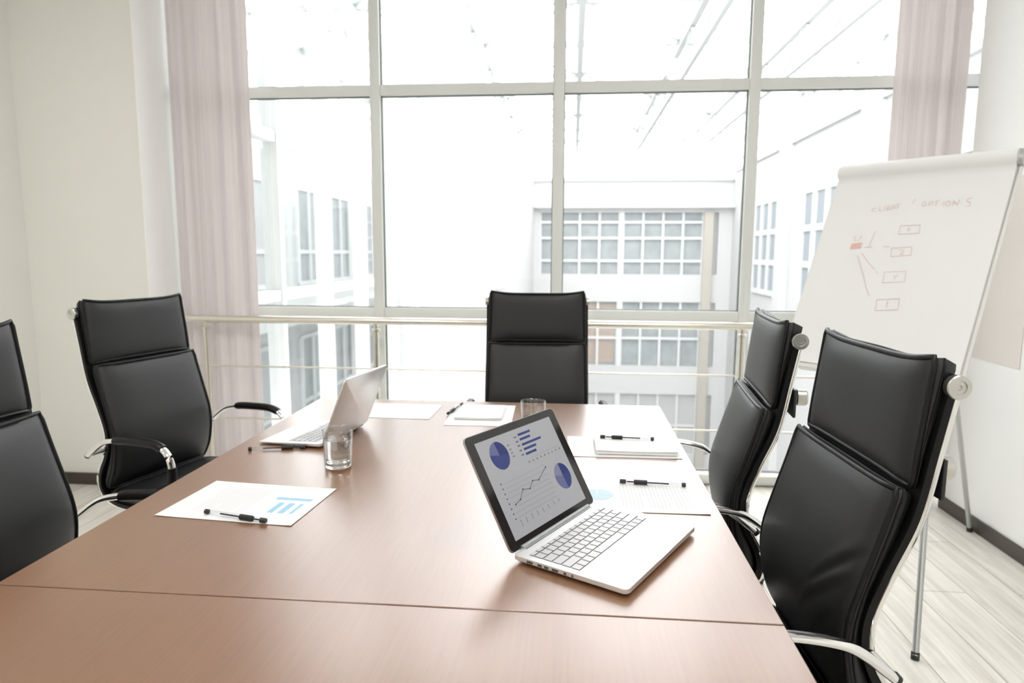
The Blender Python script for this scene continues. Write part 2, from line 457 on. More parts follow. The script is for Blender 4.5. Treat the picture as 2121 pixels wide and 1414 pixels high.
RAIL = [(-.349, 1.085), (-.342, 1.067), (-.322, .96), (-.300, .845), (-.263, .75), (-.237, .675), (-.233, .62), (-.246, .575), (-.270, .53), (-.281, .488), (-.271, .445), (-.226, .413), (-.15, .402), (0, .41), (.14, .424), (.215, .425), (.243, .412)]
def offset(path, d):
    P = [Vector((0, y, z)) for y, z in path]; out = []
    for i in range(len(P)):
        T = (P[min(i+1, len(P)-1)]-P[max(i-1, 0)]).normalized(); out.append(P[i]+Vector((0, -T.z, T.y))*d)
    return out

def make_chair(label, sleeve_start=-.125, base_turn=.31, folds=()):
    c = thing('office_chair', label, 'chair', (0, 0, 0), 0, 'black leather conference chairs')
    headB = [(-.352, 1.095), (-.333, 1.03), (-.314, .96), (-.301, .90)]
    headF = [(-.307, 1.103), (-.300, 1.04), (-.291, .965), (-.285, .903)]
    backB = [(-.295, .878), (-.268, .79), (-.240, .71), (-.226, .635), (-.235, .57), (-.258, .51), (-.268, .475)]
    backF = [(-.261, .889), (-.243, .822), (-.222, .752), (-.200, .675), (-.194, .625), (-.198, .575), (-.210, .52), (-.238, .462)]
    cushion(c, 'headrest_cushion', headF, headB, .205, .209, .012, .012)
    cushion(c, 'back_cushion', backF, backB, .211, .215, .014, .004, (), folds)
    seatB = [(-.235, .424), (-.15, .412), (0, .419), (.14, .433), (.215, .434)]
    seatF = [(-.232, .455), (-.15, .462), (0, .472), (.14, .478), (.205, .474), (.238, .452)]
    cushion(c, 'seat_cushion', seatF, seatB, .215, .213, .010, .002, seams=(.33, .66))
    # sling
    rp = resample(crom([(0, y, z) for y, z in RAIL], 8), 70)
    T0 = [(p.y, p.z) for p in rp]; A = offset(T0, .011); Bk = offset(T0, -.001)
    mb = MB(); n = len(A); hw = .2240
    vs = []
    for P in (A, Bk):
        for x in (-hw, hw): vs += [Vector((x, p.y, p.z)) for p in P]
    fs = []
    for i in range(n-1):
        fs += [(i, i+1, n+i+1, n+i), (2*n+i, 3*n+i, 3*n+i+1, 2*n+i+1), (i, 2*n+i, 2*n+i+1, i+1), (n+i, n+i+1, 3*n+i+1, 3*n+i)]
    fs += [(0, n, 3*n, 2*n), (n-1, 3*n-1, 4*n-1, 2*n-1)]
    mb.add(vs, fs).build('sling', M['leather2'], c, 60)
    for s in (-1, 1):
        MB().tube([(s*.2185, p.y, p.z) for p in offset(T0[1:], -.0065)], .0062, 12, rx=.0060, ref=(0, .3, 1)).build('side_rail', M['chrome'], c, 60)
    MB().tube([(-.216, -.343, 1.069), (.216, -.343, 1.069)], .0178, 20).build('top_bar', M['leather2'], c)
    for s in (-1, 1):
        mt = Matrix.Translation((s*.2155, -.343, 1.069)) @ Matrix.Rotation(s*PI/2, 4, 'Y')
        e = MB().lathe([(.0175, 0), (.0200, .001), (.0202, .0125), (.0188, .0145), (.0115, .0145), (.0105, .0120), (.0045, .0120), (.0040, .0095), (.0001, .0095)], 28, (0, 0, 0), mt).build('end_cap', M['capm'], c, 30)
    # back brace with knob
    br = MB().rbox(-.214, .12, -.345, -.338, .875, .945, .002).build('back_brace', M['plastic'], c)
    for s in (-1,):
        mt = Matrix.Translation((s*.165, -.342, .918)) @ Matrix.Rotation(PI/2, 4, 'X')
        MB().lathe([(.011, 0), (.011, .012), (.021, .014), (.021, .034), (.018, .038), (.0001, .038)], 20, (0, 0, 0), mt).build('knob', M['capm'], br, 30)
    # armrests
    ap = [(-.250, .598), (-.232, .612), (-.200, .636), (-.165, .653), (-.10, .664), (-.03, .667), (.03, .667), (.062, .662), (.092, .648), (.111, .620), (.118, .583), (.114, .54), (.10, .48), (.085, .43), (.07, .408)]
    path = resample(crom([(0, y, z) for y, z in ap], 8), 64)
    for s in (-1, 1):
        arm = MB().tube([(s*.275-(s*.05*max(0, (.47-p.z)/.06) if p.z < .47 and p.y > 0 else 0), p.y, p.z) for p in path], .0085, 14, rx=.0132, ref=(0, -.5, 1)).build('armrest', M['chrome'], c, 50)
        i0 = min(range(64), key=lambda i: abs(path[i].y-sleeve_start)+(9 if path[i].z < .63 else 0))
        i1 = min(range(64), key=lambda i: (path[i].y-.086)**2+(path[i].z-.652)**2)
        sp = [Vector((s*.275, p.y, p.z)) for p in path[i0:i1+1]]
        k = len(sp); rr = [.0145 if 0 < i < k-1 else .0125 for i in range(k)]
        MB().tube(sp, rr, 16, rx=.0166, ref=(0, -.5, 1)).build('arm_sleeve', M['leather2'], arm, 50)
        j0 = min(range(64), key=lambda i: (path[i].y-.117)**2+(path[i].z-.60)**2)
        j1 = min(range(64), key=lambda i: (path[i].y-.098)**2+(path[i].z-.47)**2)
        MB().tube([Vector((s*.275, p.y, p.z)) for p in path[j0:j1+1]], .0125, 16, rx=.0160, ref=(0, -.5, 1)).build('arm_sleeve', M['leather2'], arm, 50)
        MB().tube([(s*.226, -.240, .604), (s*.2755, -.246, .602)], .0085, 14).build('arm_bolt', M['capm'], arm)
        MB().tube([(s*.275, -.250, .600), (s*.275, -.258, .592)], .0092, 14).build('bolt_head', M['plastic'], arm)
        MB().tube([(s*.12, .075, .404), (s*.236, .075, .408)], .010, 12).build('arm_bracket', M['chrome'], arm)
    for y in (-.12, .13):
        MB().tube([(-.236, y, .398 if y < 0 else .412), (.236, y, .398 if y < 0 else .412)], .009, 12).build('cross_bar', M['chrome'], c)
    MB().rbox(-.09, .09, -.12, .13, .335, .392, .008).build('tilt_mechanism', M['plastic'], c)
    MB().lathe([(.028, .10), (.028, .25), (.019, .252), (.019, .34)], 24, (0, 0, 0)).build('gas_column', M['chrome'], c)
    MB().lathe([(.02, .06), (.046, .065), (.046, .105), (.035, .115)], 24).build('base_hub', M['chrome'], c)
    for k in range(5):
        a = k*2*PI/5+base_turn; d = Vector((math.cos(a), math.sin(a), 0))
        pts = [d*.03+Vector((0, 0, .095)), d*.16+Vector((0, 0, .088)), d*.27+Vector((0, 0, .068))]
        leg = MB().tube(pts, [.020, .017, .013], 12, rx=.017, ref=(0, 0, 1)).build('base_leg', M['chrome'], c, 60)
        q = d*.268; t = Vector((-d.y, d.x, 0))
        cs = MB()
        for s in (-1, 1):
            b = q+t*(.012*s)+Vector((0, 0, .0265)); cs.tube([b-t*.008, b+t*.008], .0265, 20)
        cs.tube([q+Vector((0, 0, .03)), q+Vector((0, 0, .07))], .007, 10)
        cs.build('caster', M['plastic'], leg)
    return c

CH = [(-1.019, 1.271, -1.571, 'black leather office chair half cut off by the left edge of the picture'),
      (-1.306, 2.255, -1.834, 'black leather office chair facing the left laptop, in front of the mauve curtain'),
      (-.136, 2.625, 3.1928, 'black leather office chair at the far head of the table, back to the window'),
      (.236, 1.932, 1.481, 'black leather office chair at the right table side, beside the window railing and stacked papers'),
      (.266, 1.322, 1.626, 'largest black leather office chair, at the right table side in front of the flip chart')]
src = make_chair(CH[0][3])
alt = make_chair(CH[4][3], -.05, .0, (((-.97, .26), (-.42, .52), .0035), ((-.97, .38), (-.30, .66), .0030), ((-.97, .52), (-.55, .70), .0022)))
smooth = make_chair(CH[3][3], -.05, .0)
for i, (x, y, r, lab) in enumerate(CH):
    o = src if i == 0 else alt if i == 4 else smooth if i == 3 else copy_tree(src)
    o.location = (x, y, 0); o.rotation_euler = (0, 0, r); o['label'] = lab

# ------------------------------------------------------------------ laptops
def laptop(label, loc, rz, W, D, tilt, lit=True, wedge=0.):
    t = thing('laptop', label, 'laptop', loc, rz, 'open silver laptops')
    zt = .0155; hb = .004
    out = rrect(W, D, .010, 6, 0, -D/2)
    base = MB()
    n = len(out)
    inner = rrect(W-.012, D-.012, .006, 6, 0, -D/2)
    rim = rrect(W-.0012, D-.0012, .0094, 6, 0, -D/2)
    rings = [[(x, y, .0030) for x, y in inner], [(x, y, .0075) for x, y in out], [(x, y, zt-.0008) for x, y in out], [(x, y, zt) for x, y in rim]]
    vs = [v for r in rings for v in r]; fs = [tuple(range(n))[::-1], tuple(3*n+i for i in range(n))]
    for k in range(3):
        for i in range(n): j = (i+1) % n; fs.append((k*n+i, k*n+j, (k+1)*n+j, (k+1)*n+i))
    b = base.add(vs, fs).build('base', M['silver'], t, 35)
    fe = MB()
    for sx in (-1, 1):
        for y in (-.02, -D+.02): fe.lathe([(.006, 0), (.006, .003)], 14, (sx*(W/2-.025), y, 0))
    fe.build('rubber_feet', M['rubber'], b)
    # keyboard
    ku0, ku1, kv0, kv1 = (.045-.5)*W, (.935-.5)*W, -.112*D, -.575*D
    rows = [[1]*14, [1]*13+[1.5], [1.5]+[1]*13, [1.8]+[1]*11+[1.8], [2.3]+[1]*10+[2.3], [1, 1, 1, 1.25, 5.2, 1.25, 1, 1, 1, 1]]
    hs = [.55]+[1]*5; tot = sum(hs); kw, kd = MB(), MB(); y = kv0
    for row, h in zip(rows, hs):
        kh = (kv0-kv1)*h/tot; s = (ku1-ku0)/sum(row); x = ku0
        for q in row:
            g = .0013
            kd.box(x+g-.0012, x+s*q-g+.0006, y-kh+g-.0013, y-g+.0004, zt, zt+.00025)  # dark underlay, wider at left and near side: painted shadow of each key
            kw.rbox(x+g, x+s*q-g, y-kh+g, y-g, zt+.0002, zt+.0011, .0003, 1)
            x += s*q
        y -= kh
    kb = kd.build('keyboard', M['keydark'], b); kw.build('keys', M['key'], kb)
    tp = MB(); tw, ty0, ty1 = .345*W, -.635*D, -.955*D
    for q in ((-tw/2, tw/2, ty0-.0004, ty0), (-tw/2, tw/2, ty1, ty1+.0004), (-tw/2, -tw/2+.0004, ty1, ty0), (tw/2-.0004, tw/2, ty1, ty0)): tp.box(q[0]+.03*W*.5, q[1]+.03*W*.5, q[2], q[3], zt-.0002, zt+.00012)
    tp.build('trackpad', M['hinge'], b)
    MB().rbox(-.08*W, .08*W, -D-.0006, -D+.002, zt-.0030, zt-.0002, .0004, 1).build('lid_notch', M['silver2'], b)
    pt = MB()
    for y, l in ((-.035, .012), (-.055, .008), (-.068, .008), (-.085, .012), (-.104, .005), (-.118, .003)):
        if -y < D: pt.box(-W/2-.0004, -W/2+.002, y-l/2, y+l/2, .0082, .0122)
    pt.build('ports', M['keydark'], b)
    MB().tube([(-.40*W, .001, zt-.002), (.40*W, .001, zt-.002)], .0062, 16).build('hinge', M['hinge'], b)
    MB().box(-.40*W, .40*W, -.0085, -.0062, zt-.0002, zt+.0002).build('hinge_gap', M['keydark'], b)
    if wedge:                                           # thin front edge of the base
        for o in [b]+list(b.children_recursive):
            if o.name.startswith(('hinge', 'rubber')): continue
            for v in o.data.vertices: v.co.z -= wedge*max(0., min(1., -v.co.y/D))*max(0., v.co.z-.002)/(zt-.002)
    # lid: local plane u = x, v = along lid from hinge
    ca, sa = math.cos(tilt), math.sin(tilt)
    LM = Matrix(((1, 0, 0, 0), (0, sa, -ca, .002), (0, ca, sa, zt-.001), (0, 0, 0, 1)))   # (x, v, n): n towards the user
    lo = rrect(W, D, .011, 6, 0, D/2)
    lid = MB()
    li = rrect(W-.006, D-.006, .008, 6, 0, D/2)
    n = len(lo); rg = [[(x, y, -.0055) for x, y in li], [(x, y, -.0038) for x, y in lo], [(x, y, .0) for x, y in lo]]
    vs = [LM @ Vector(v) for r in rg for v in r]; fs = [tuple(range(n))[::-1], tuple(2*n+i for i in range(n))]
    for k in range(2):
        for i in range(n): j = (i+1) % n; fs.append((k*n+i, k*n+j, (k+1)*n+j, (k+1)*n+i))
    ld = lid.add(vs, fs).build('lid', M['silver2'] if lit else M['silver'], t, 35)
    MB().prism(rrect(W-.0024, D-.0024, .010, 6, 0, D/2), 0, .0006, LM).build('bezel', M['bezel'], ld)
    m0, m1, v0, v1 = -.425*W, .417*W, .072*D, .926*D
    SM = LM @ Matrix.Translation((m0, v1, 0))
    sw, sh = m1-m0, v1-v0
    sc_ = MB().box(0, sw, -sh, 0, .0004, .0009, SM).build('screen', M['screen'] if lit else M['sc_pale'], ld)
    if not lit: return t
    asp = sw/sh
    def quad(mb, u0, u1, v0_, v1_, z=.0009): mb.box(u0*sw, u1*sw, -v1_*sh, -v0_*sh, z, z+.0002, SM)
    def stroke(mb, p, q, wd, z=.0011):
        a, b_ = Vector((p[0]*sw, -p[1]*sh, 0)), Vector((q[0]*sw, -q[1]*sh, 0)); d = (b_-a); nn = Vector((-d.y, d.x, 0)).normalized()*wd/2
        P = [a-nn, b_-nn, b_+nn, a+nn]; mb.prism([(v.x, v.y) for v in P], z, z+.0002, SM)
    def pie(cu, cv, r, sectors):
        first = None
        for a0, a1, mt, pull in sectors:
            k = max(3, int(abs(a1-a0)/8)); am = math.radians((a0+a1)/2)
            cx, cy = cu*sw+pull*math.sin(am), -cv*sh+pull*math.cos(am)
            o = [(cx, cy)]+[(cx+r*math.sin(math.radians(a0+(a1-a0)*i/k)), cy+r*math.cos(math.radians(a0+(a1-a0)*i/k))) for i in range(k+1)]
            ob = MB().prism(o, .0009, .0012, SM).build('pie_chart' if first is None else 'pie_slice', M[mt], sc_ if first is None else sc_)
            first = first or ob
    pie(.209, .197, .146*sh, ((-4, 96, 'sc_navy', 0), (96, 268, 'sc_blue', 0), (268, 284, 'sc_blue', 0), (284, 356, 'sc_lilac', 0)))
    pie(.836, .662, .146*sh, ((0, 75, 'sc_navy', 0), (75, 175, 'sc_blue', 0), (175, 285, 'sc_lilac', 0), (285, 360, 'sc_pale', 0)))
    bc = MB()
    for v, u in ((.070, .674), (.122, .651), (.181, .773), (.233, .677), (.286, .653)): quad(bc, .508, u, v-.013, v+.013)
    bc.build('bar_chart', M['sc_blue'], sc_)
    tx = MB()
    for v in (.081, .132, .179, .231, .280): quad(tx, .450, .462, v-.009, v+.009); quad(tx, .466, .482, v-.009, v+.009)
    for i in range(9): u = .506+i*.055; quad(tx, u-.006, u+.006, .365, .384)
    for u, v in ((.335, .132), (.342, .180), (.344, .219), (.348, .258)): quad(tx, u, u+.008, v-.008, v+.008); quad(tx, u+.014, u+.024, v-.007, v+.007)
    for i in range(8): quad(tx, .086, .100, .459+i*.0517-.008, .459+i*.0517+.008)
    for i, u in enumerate((.136, .204, .278, .352, .426, .501, .58, .653)):
        hgt = (.075, .06, .055, .05, .05, .045, .04, .03)[i]
        for k in range(4): quad(tx, u-.004+(k % 2)*.002, u+.005-(k % 2)*.002, .85+k*hgt/4*1.0, .85+k*hgt/4+hgt/6)
    tx.build('chart_labels', M['sc_text'], sc_)
    gl = MB()
    for i in range(8): v = .468+i*.0503; stroke(gl, (.13, v), (.665, v), .0005, .0009)
    stroke(gl, (.506, .341), (.95, .341), .0004, .0009)
    gl.build('grid_lines', M['sc_grid'], sc_)
    lc = MB(); P = [(.155, .697), (.227, .676), (.298, .596), (.379, .623), (.448, .563), (.522, .585), (.67, .494)]
    for a, b_ in zip(P, P[1:]): stroke(lc, a, b_, .0009)
    for u, v in P: lc.lathe([(.0016, .0011), (.0016, .0014)], 10, (u*sw, -v*sh, 0), SM)
    lc.build('line_chart', M['sc_black'], sc_)
    return t
laptop('open silver laptop showing pie and line charts, nearest on the table', (-.020, 1.223, TZ), 1.053, .303, .216, .523)
laptop('open laptop seen from behind its silver lid, at the left table edge', (-.651, 1.836, TZ), -1.741, .257, .197, .386, False, .0095)

# ------------------------------------------------------------------ glasses of water
def tumbler(label, x, y, top=.097, fill=.072):
    t = thing('water_glass', label, 'glass', (x, y, TZ+.0002), 0, 'glasses of water on the table')
    r0, r1 = .0325, .0375; rr = lambda z: r0+(r1-r0)*z/top
    tk = .0022; fl = .011
    pr = [(rr(.010), .0105)]+[(rr(z), z) for z in (.03, .05, .07, .09)]+[(rr(top), top-.001), (rr(top)-.001, top), (rr(top)-tk, top-.001)]
    pr += [(rr(z)-tk, z) for z in (.09, .07, .05, .03)]+[(rr(.0105)-tk, .0105)]
    MB().lathe(pr+[pr[0]], 48).build('tumbler_wall', M['gwall'], t, 60)
    pr = [(0.0001, .002), (r0-.010, .0015), (r0-.004, 0), (r0-.0005, .0025), (rr(.010), .0102), (rr(.0105)-tk, .0102), (r0-.014, fl-.002), (.0001, fl-.002)]
    MB().lathe(pr, 48).build('thick_base', M['glass'], t, 60)
    g = .0003
    wp = [(.0001, fl+g), (r0-.014, fl+g), (r0-.006-g, fl+.001+g)]+[(rr(z)-tk-g, z) for z in (.018, .03, .05, fill-.001)]+[(rr(fill)-tk-.0004, fill), (.0001, fill-.0004)]
    MB().lathe(wp, 48).build('water', M['water'], t, 60)
tumbler('glass of water in front of the left laptop, beside a pen', -.575, 1.571)
tumbler('glass of water near the far table edge, half hidden by the open charts laptop', -.109, 1.925, .100, .050)

# ------------------------------------------------------------------ papers
def sheet(name, label, cx, cy, rz, w, d, z=0, lift=.0, mat='paper', th=.0004, group='papers on the table', corner=None):
    nx, ny = 12, 10; vs = []
    for k in (0, 1):
        for j in range(ny+1):
            for i in range(nx+1):
                u, v = 2*i/nx-1, 2*j/ny-1
                h = lift*(abs(u)**6*.6+abs(v)**6*.4)
                if corner: h += corner[2]*max(0, (u*corner[0]+v*corner[1]-1.0))**2
                vs.append((u*w/2, v*d/2, h+k*th))
    N = (nx+1)*(ny+1); fs = []
    for j in range(ny):
        for i in range(nx):
            a = j*(nx+1)+i; fs += [(a, a+nx+1, a+nx+2, a+1), (N+a, N+a+1, N+a+nx+2, N+a+nx+1)]
    bd = [(j, i) for j, i in [(0, i) for i in range(nx+1)]+[(j, nx) for j in range(1, ny+1)]+[(ny, i) for i in range(nx-1, -1, -1)]+[(j, 0) for j in range(ny-1, 0, -1)]]
    bd = [j*(nx+1)+i for j, i in bd]
    for k in range(len(bd)): a, b = bd[k], bd[(k+1) % len(bd)]; fs.append((a, b, N+b, N+a))
    o = MB().add(vs, fs).build(name, M[mat], None, 60)
    return tag(o, label, 'paper', group, (cx, cy, TZ+.0003+z), rz)
def uvbox(mb, w, d, u0, u1, v0, v1, z): mb.box((u0-.5)*w, (u1-.5)*w, (.5-v1)*d, (.5-v0)*d, z, z+.0001)
def text_lines(parent, w, d, u0, u1, v0, v1, nline, along_v, z=.00045, seed=1):
    rnd = random.Random(seed); mb = MB()
    for i in range(nline):
        c = (u0+(u1-u0)*(i+.5)/nline) if along_v else (v0+(v1-v0)*(i+.5)/nline)
        p = v0 if along_v else u0; end = v1 if along_v else u1
        if i % 7 == 6: end = p+(end-p)*rnd.uniform(.3, .8)
        while p < end-.01:
            q = min(end, p+rnd.uniform(.02, .07)); hh = .0022
            if along_v: uvbox(mb, w, d, c-hh*1.2, c+hh*1.2, p, q, z)
            else: uvbox(mb, w, d, p, q, c-hh*1.6, c+hh*1.6, z)
            p = q+.008
    mb.build('printed_text', M['ink'], parent)

A4w, A4h = .297, .210
s = sheet('printed_report', 'white paper with pale blue bar chart, at the near left table edge under a pen', -.679, 1.319, -.0805, A4w, A4h, lift=.0012)
text_lines(s, A4w, A4h, .17, .56, .13, .84, 17, True, .0006, 3)
bc = MB(); uvbox(bc, A4w, A4h, .652, .945, .33, .39, .0006)
for u0, u1 in ((.718, .76), (.795, .84), (.88, .905)): uvbox(bc, A4w, A4h, u0, u1, .47, .73, .0006)
bc.build('bar_chart', M['blue'], s)

s = sheet('printed_report', 'plain white paper behind the lid of the left laptop', -.597, 2.172, -.02, A4w, A4h, lift=.0006)
s = sheet('printed_report', 'white sheet under the small notebook near the far chair', -.292, 2.142, .03, A4h, .285, lift=.0005)
s = sheet('printed_report', 'white sheet under the thick notepad at the right table edge', .143, 1.815, .02, A4w, .195, lift=.0008)
text_lines(s, A4w, .195, .05, .22, .1, .9, 10, True, .0006, 9)
s = sheet('printed_report', 'white paper with pale blue pie chart, partly behind the charts laptop', .141, 1.436, .012, A4w, .190, lift=.0016)
text_lines(s, A4w, .190, .40, .95, .12, .86, 20, True, .0007, 5)
pc = MB()
o = [(.0, .0)]+[(.033*math.cos(a*PI/12), .033*math.sin(a*PI/12)) for a in range(6, 24)]
pc.prism([(x+(.235-.5)*A4w, y+(.45-.5)*.19+.012) for x, y in o], .0007, .0009)
o = [(.0, .0)]+[(.033*math.cos(a*PI/12), .033*math.sin(a*PI/12)) for a in range(-1, 7)]
pc.prism([(x+(.242-.5)*A4w, y+(.45-.5)*.19+.012) for x, y in o], .0007, .0009)
pc.build('pie_chart', M['blue2'], s)

def notebook(label, cx, cy, rz, w, d, th, z):
    t = thing('notepad', label, 'notepad', (cx, cy, TZ+z), rz, 'notepads on the table')
    MB().rbox(-w/2, w/2, -d/2, d/2, .0004, th-.0008, .0006, 1).build('pages', M['pad'], t)
    vs = []; nx = 10
    for k in (0, .0005):
        for j in (0, 1):
            for i in range(nx+1):
                u = 2*i/nx-1; vs.append((u*(w/2+.001), (-d/2-.001) if j == 0 else (d/2+.001), th-.0006+k+(.0012*(u*u) if j == 0 else 0)))
    N = 2*(nx+1); fs = []
    for i in range(nx):
        fs += [(i, i+1, nx+2+i, nx+1+i), (N+i, N+nx+1+i, N+nx+2+i, N+i+1), (i, N+i, N+i+1, i+1), (nx+1+i, nx+2+i, N+nx+2+i, N+nx+1+i)]
    fs += [(0, nx+1, N+nx+1, N), (nx, N+nx, N+2*nx+1, 2*nx+1)]
    MB().add(vs, fs).build('cover_sheet', M['paper'], t, 60)
notebook('small white notepad on a sheet near the far chair', -.297, 2.166, .02, .150, .19, .006, .0016)
notebook('thick white notepad with a pen on it, at the right table edge', .176, 1.812, .01, .212, .150, .010, .0020)

# ------------------------------------------------------------------ pens
def pen(label, a, b, z, roll=0.):
    """a = plug end, b = tip end"""
    A, B = Vector((*a, 0)), Vector((*b, 0)); d = B-A
    t = thing('gel_pen', label, 'pen', ((A.x+B.x)/2, (A.y+B.y)/2, TZ+z), math.atan2(d.y, d.x), 'clear gel pens')
    r = .0049; h = .0745
    mt = Matrix.Translation((0, 0, r)) @ Matrix.Rotation(PI/2, 4, 'Y')
    ly = lambda prof: MB().lathe(prof, 20, (0, 0, 0), mt)
    ly([(.0036, -h+.008), (r, -h+.0085), (r, .038), (.0042, .0385)]).build('barrel', M['clear'], t, 50)
    ly([(.0042, -h), (.0051, -h+.001), (.0051, -h+.008), (.0036, -h+.009)]).build('end_plug', M['plastic'], t)
    ly([(.0016, -h+.038), (.0017, -h+.039), (.0017, .058), (.0016, .0585)]).build('refill', M['plastic'], t)
    g = [(.0050, .012)]
    for i in range(8):
        x = .013+i*.0036; g += [(.0058, x), (.0058, x+.0022), (.0052, x+.0026), (.0052, x+.0034)]
    ly(g+[(.0050, .0425)]).build('grip', M['rubber'], t, 25)
    ly([(.0048, .0425), (.0046, .052), (.0038, .060)]).build('nose', M['clear'], t)
    ly([(.0034, .060), (.0050, .0612), (.0050, .0735), (.0042, .0745)]).build('tip_cap', M['plastic'], t)
pen('clear gel pen lying on the sheet with blue bars', (-0.742, 1.245), (-0.587, 1.208), 0.0018)
pen('clear gel pen on bare wood beside the glass and left laptop', (-0.862, 1.678), (-0.718, 1.712), 0.0002)
pen('clear gel pen lying on the sheet with the pie chart', (0.265, 1.502), (0.117, 1.513), 0.0024)
pen('clear gel pen lying across the thick notepad', (0.231, 1.846), (0.088, 1.856), 0.0128)
pen('clear gel pen beside the small notepad near the far chair', (-0.378, 2.269), (-0.401, 2.123), 0.0022)

# ------------------------------------------------------------------ flip chart
FP = Vector((1.4376, 2.999, 1.617)); ax = Vector((.2336, -.2472, 0)).normalized(); dn = Vector((-.336, -.317, -.887)).normalized()
nn = ax.cross(dn).normalized()
if nn.dot(Vector((-1.44, -3.0, -.3))) < 0: nn = -nn
FM = Matrix(((ax.x, dn.x, nn.x, FP.x), (ax.y, dn.y, nn.y, FP.y), (ax.z, dn.z, nn.z, FP.z), (0, 0, 0, 1)))   # (u, v, n)
fc = thing('flip_chart_stand', 'grey tripod flip chart stand by the right wall, behind the right chairs', 'easel', (0, 0, 0))
HW = .34
MB().box(-HW-.004, HW-.002, .0, .90, -.022, -.006, FM).build('board', M['easelw'], fc)
MB().tube([FM @ Vector((HW+.006, -.02, -.012)), FM @ Vector((HW+.004, .905, -.012))], .0075, 12).build('side_frame', M['easelw'], fc)
MB().tube([FM @ Vector((-HW-.002, .0, -.018)), FM @ Vector((-HW-.002, .905, -.018))], .005, 12).build('side_frame', M['easelw'], fc)
tb = MB(); tb.tube([FM @ Vector((-HW-.002, -.036, -.006)), FM @ Vector((HW+.006, -.036, -.006))], .0325, 24)
tb = tb.build('clamp_bar', M['easelw'], fc)
MB().tube([FM @ Vector((HW+.002, -.036, -.006)), FM @ Vector((HW+.014, -.036, -.006))], .036, 24).build('end_cap', M['easel'], tb)
apex = FM @ Vector((.165, .42, -.05))
MB().tube([FM @ Vector((.165, .30, -.045)), FM @ Vector((.165, .55, -.045))], .024, 16).build('leg_joint', M['easel'], fc)
for foot in ((1.109, 2.094), (1.868, 3.165), (.752, 2.560)):
    F = Vector((*foot, .012)); lg = MB().tube([apex, F], .0105, 14).build('leg', M['easel'], fc)
    d = (F-apex).normalized(); MB().tube([F-d*.012, Vector((*foot, .0))], .0125, 14).build('rubber_foot', M['rubber'], lg)
MB().box(-.25, .25, .902, .915, -.02, .035, FM).build('pen_tray', M['easelw'], fc)
# paper pad on the board
pad = MB()
pw = HW-.004; N_ = 24; 
prof = [(-.036-.038*math.cos(t), -.006+.038*math.sin(t)) for t in [math.radians(-100+250*i/18) for i in range(19)]]
prof = [(v, n) for v, n in prof]
prof += [(.003, .005), (.03, .003), (.06, .001), (.20, .0), (.45, .001), (.70, .0), (.885, .002)]
vs = []; K = len(prof)
for off in (0, -.004):
    for v, n in prof:
        for i in range(N_+1):
            u = -pw+2*pw*i/N_
            wv = .0015*math.sin(i*.9+v*6)*max(0, v)
            vs.append(FM @ Vector((u, v+(off if v < -.0 else 0)*-.5, n+off+wv)))
fs = []; R_ = N_+1
for j in range(K-1):
    for i in range(N_):
        a = j*R_+i; b = K*R_+a; fs += [(a, a+1, a+R_+1, a+R_), (b, b+R_, b+R_+1, b+1)]
    for i in (0, N_):
        a = j*R_+i; b = K*R_+a; fs.append((a, a+R_, b+R_, b))
for j in (0, K-1):
    for i in range(N_): a = j*R_+i; b = K*R_+a; fs.append((a, a+1, b+1, b))
po = pad.add(vs, fs).build('paper_pad', M['pad'], None, 60)
tag(po, 'white flip chart paper pad with faded red handwriting', 'paper pad')
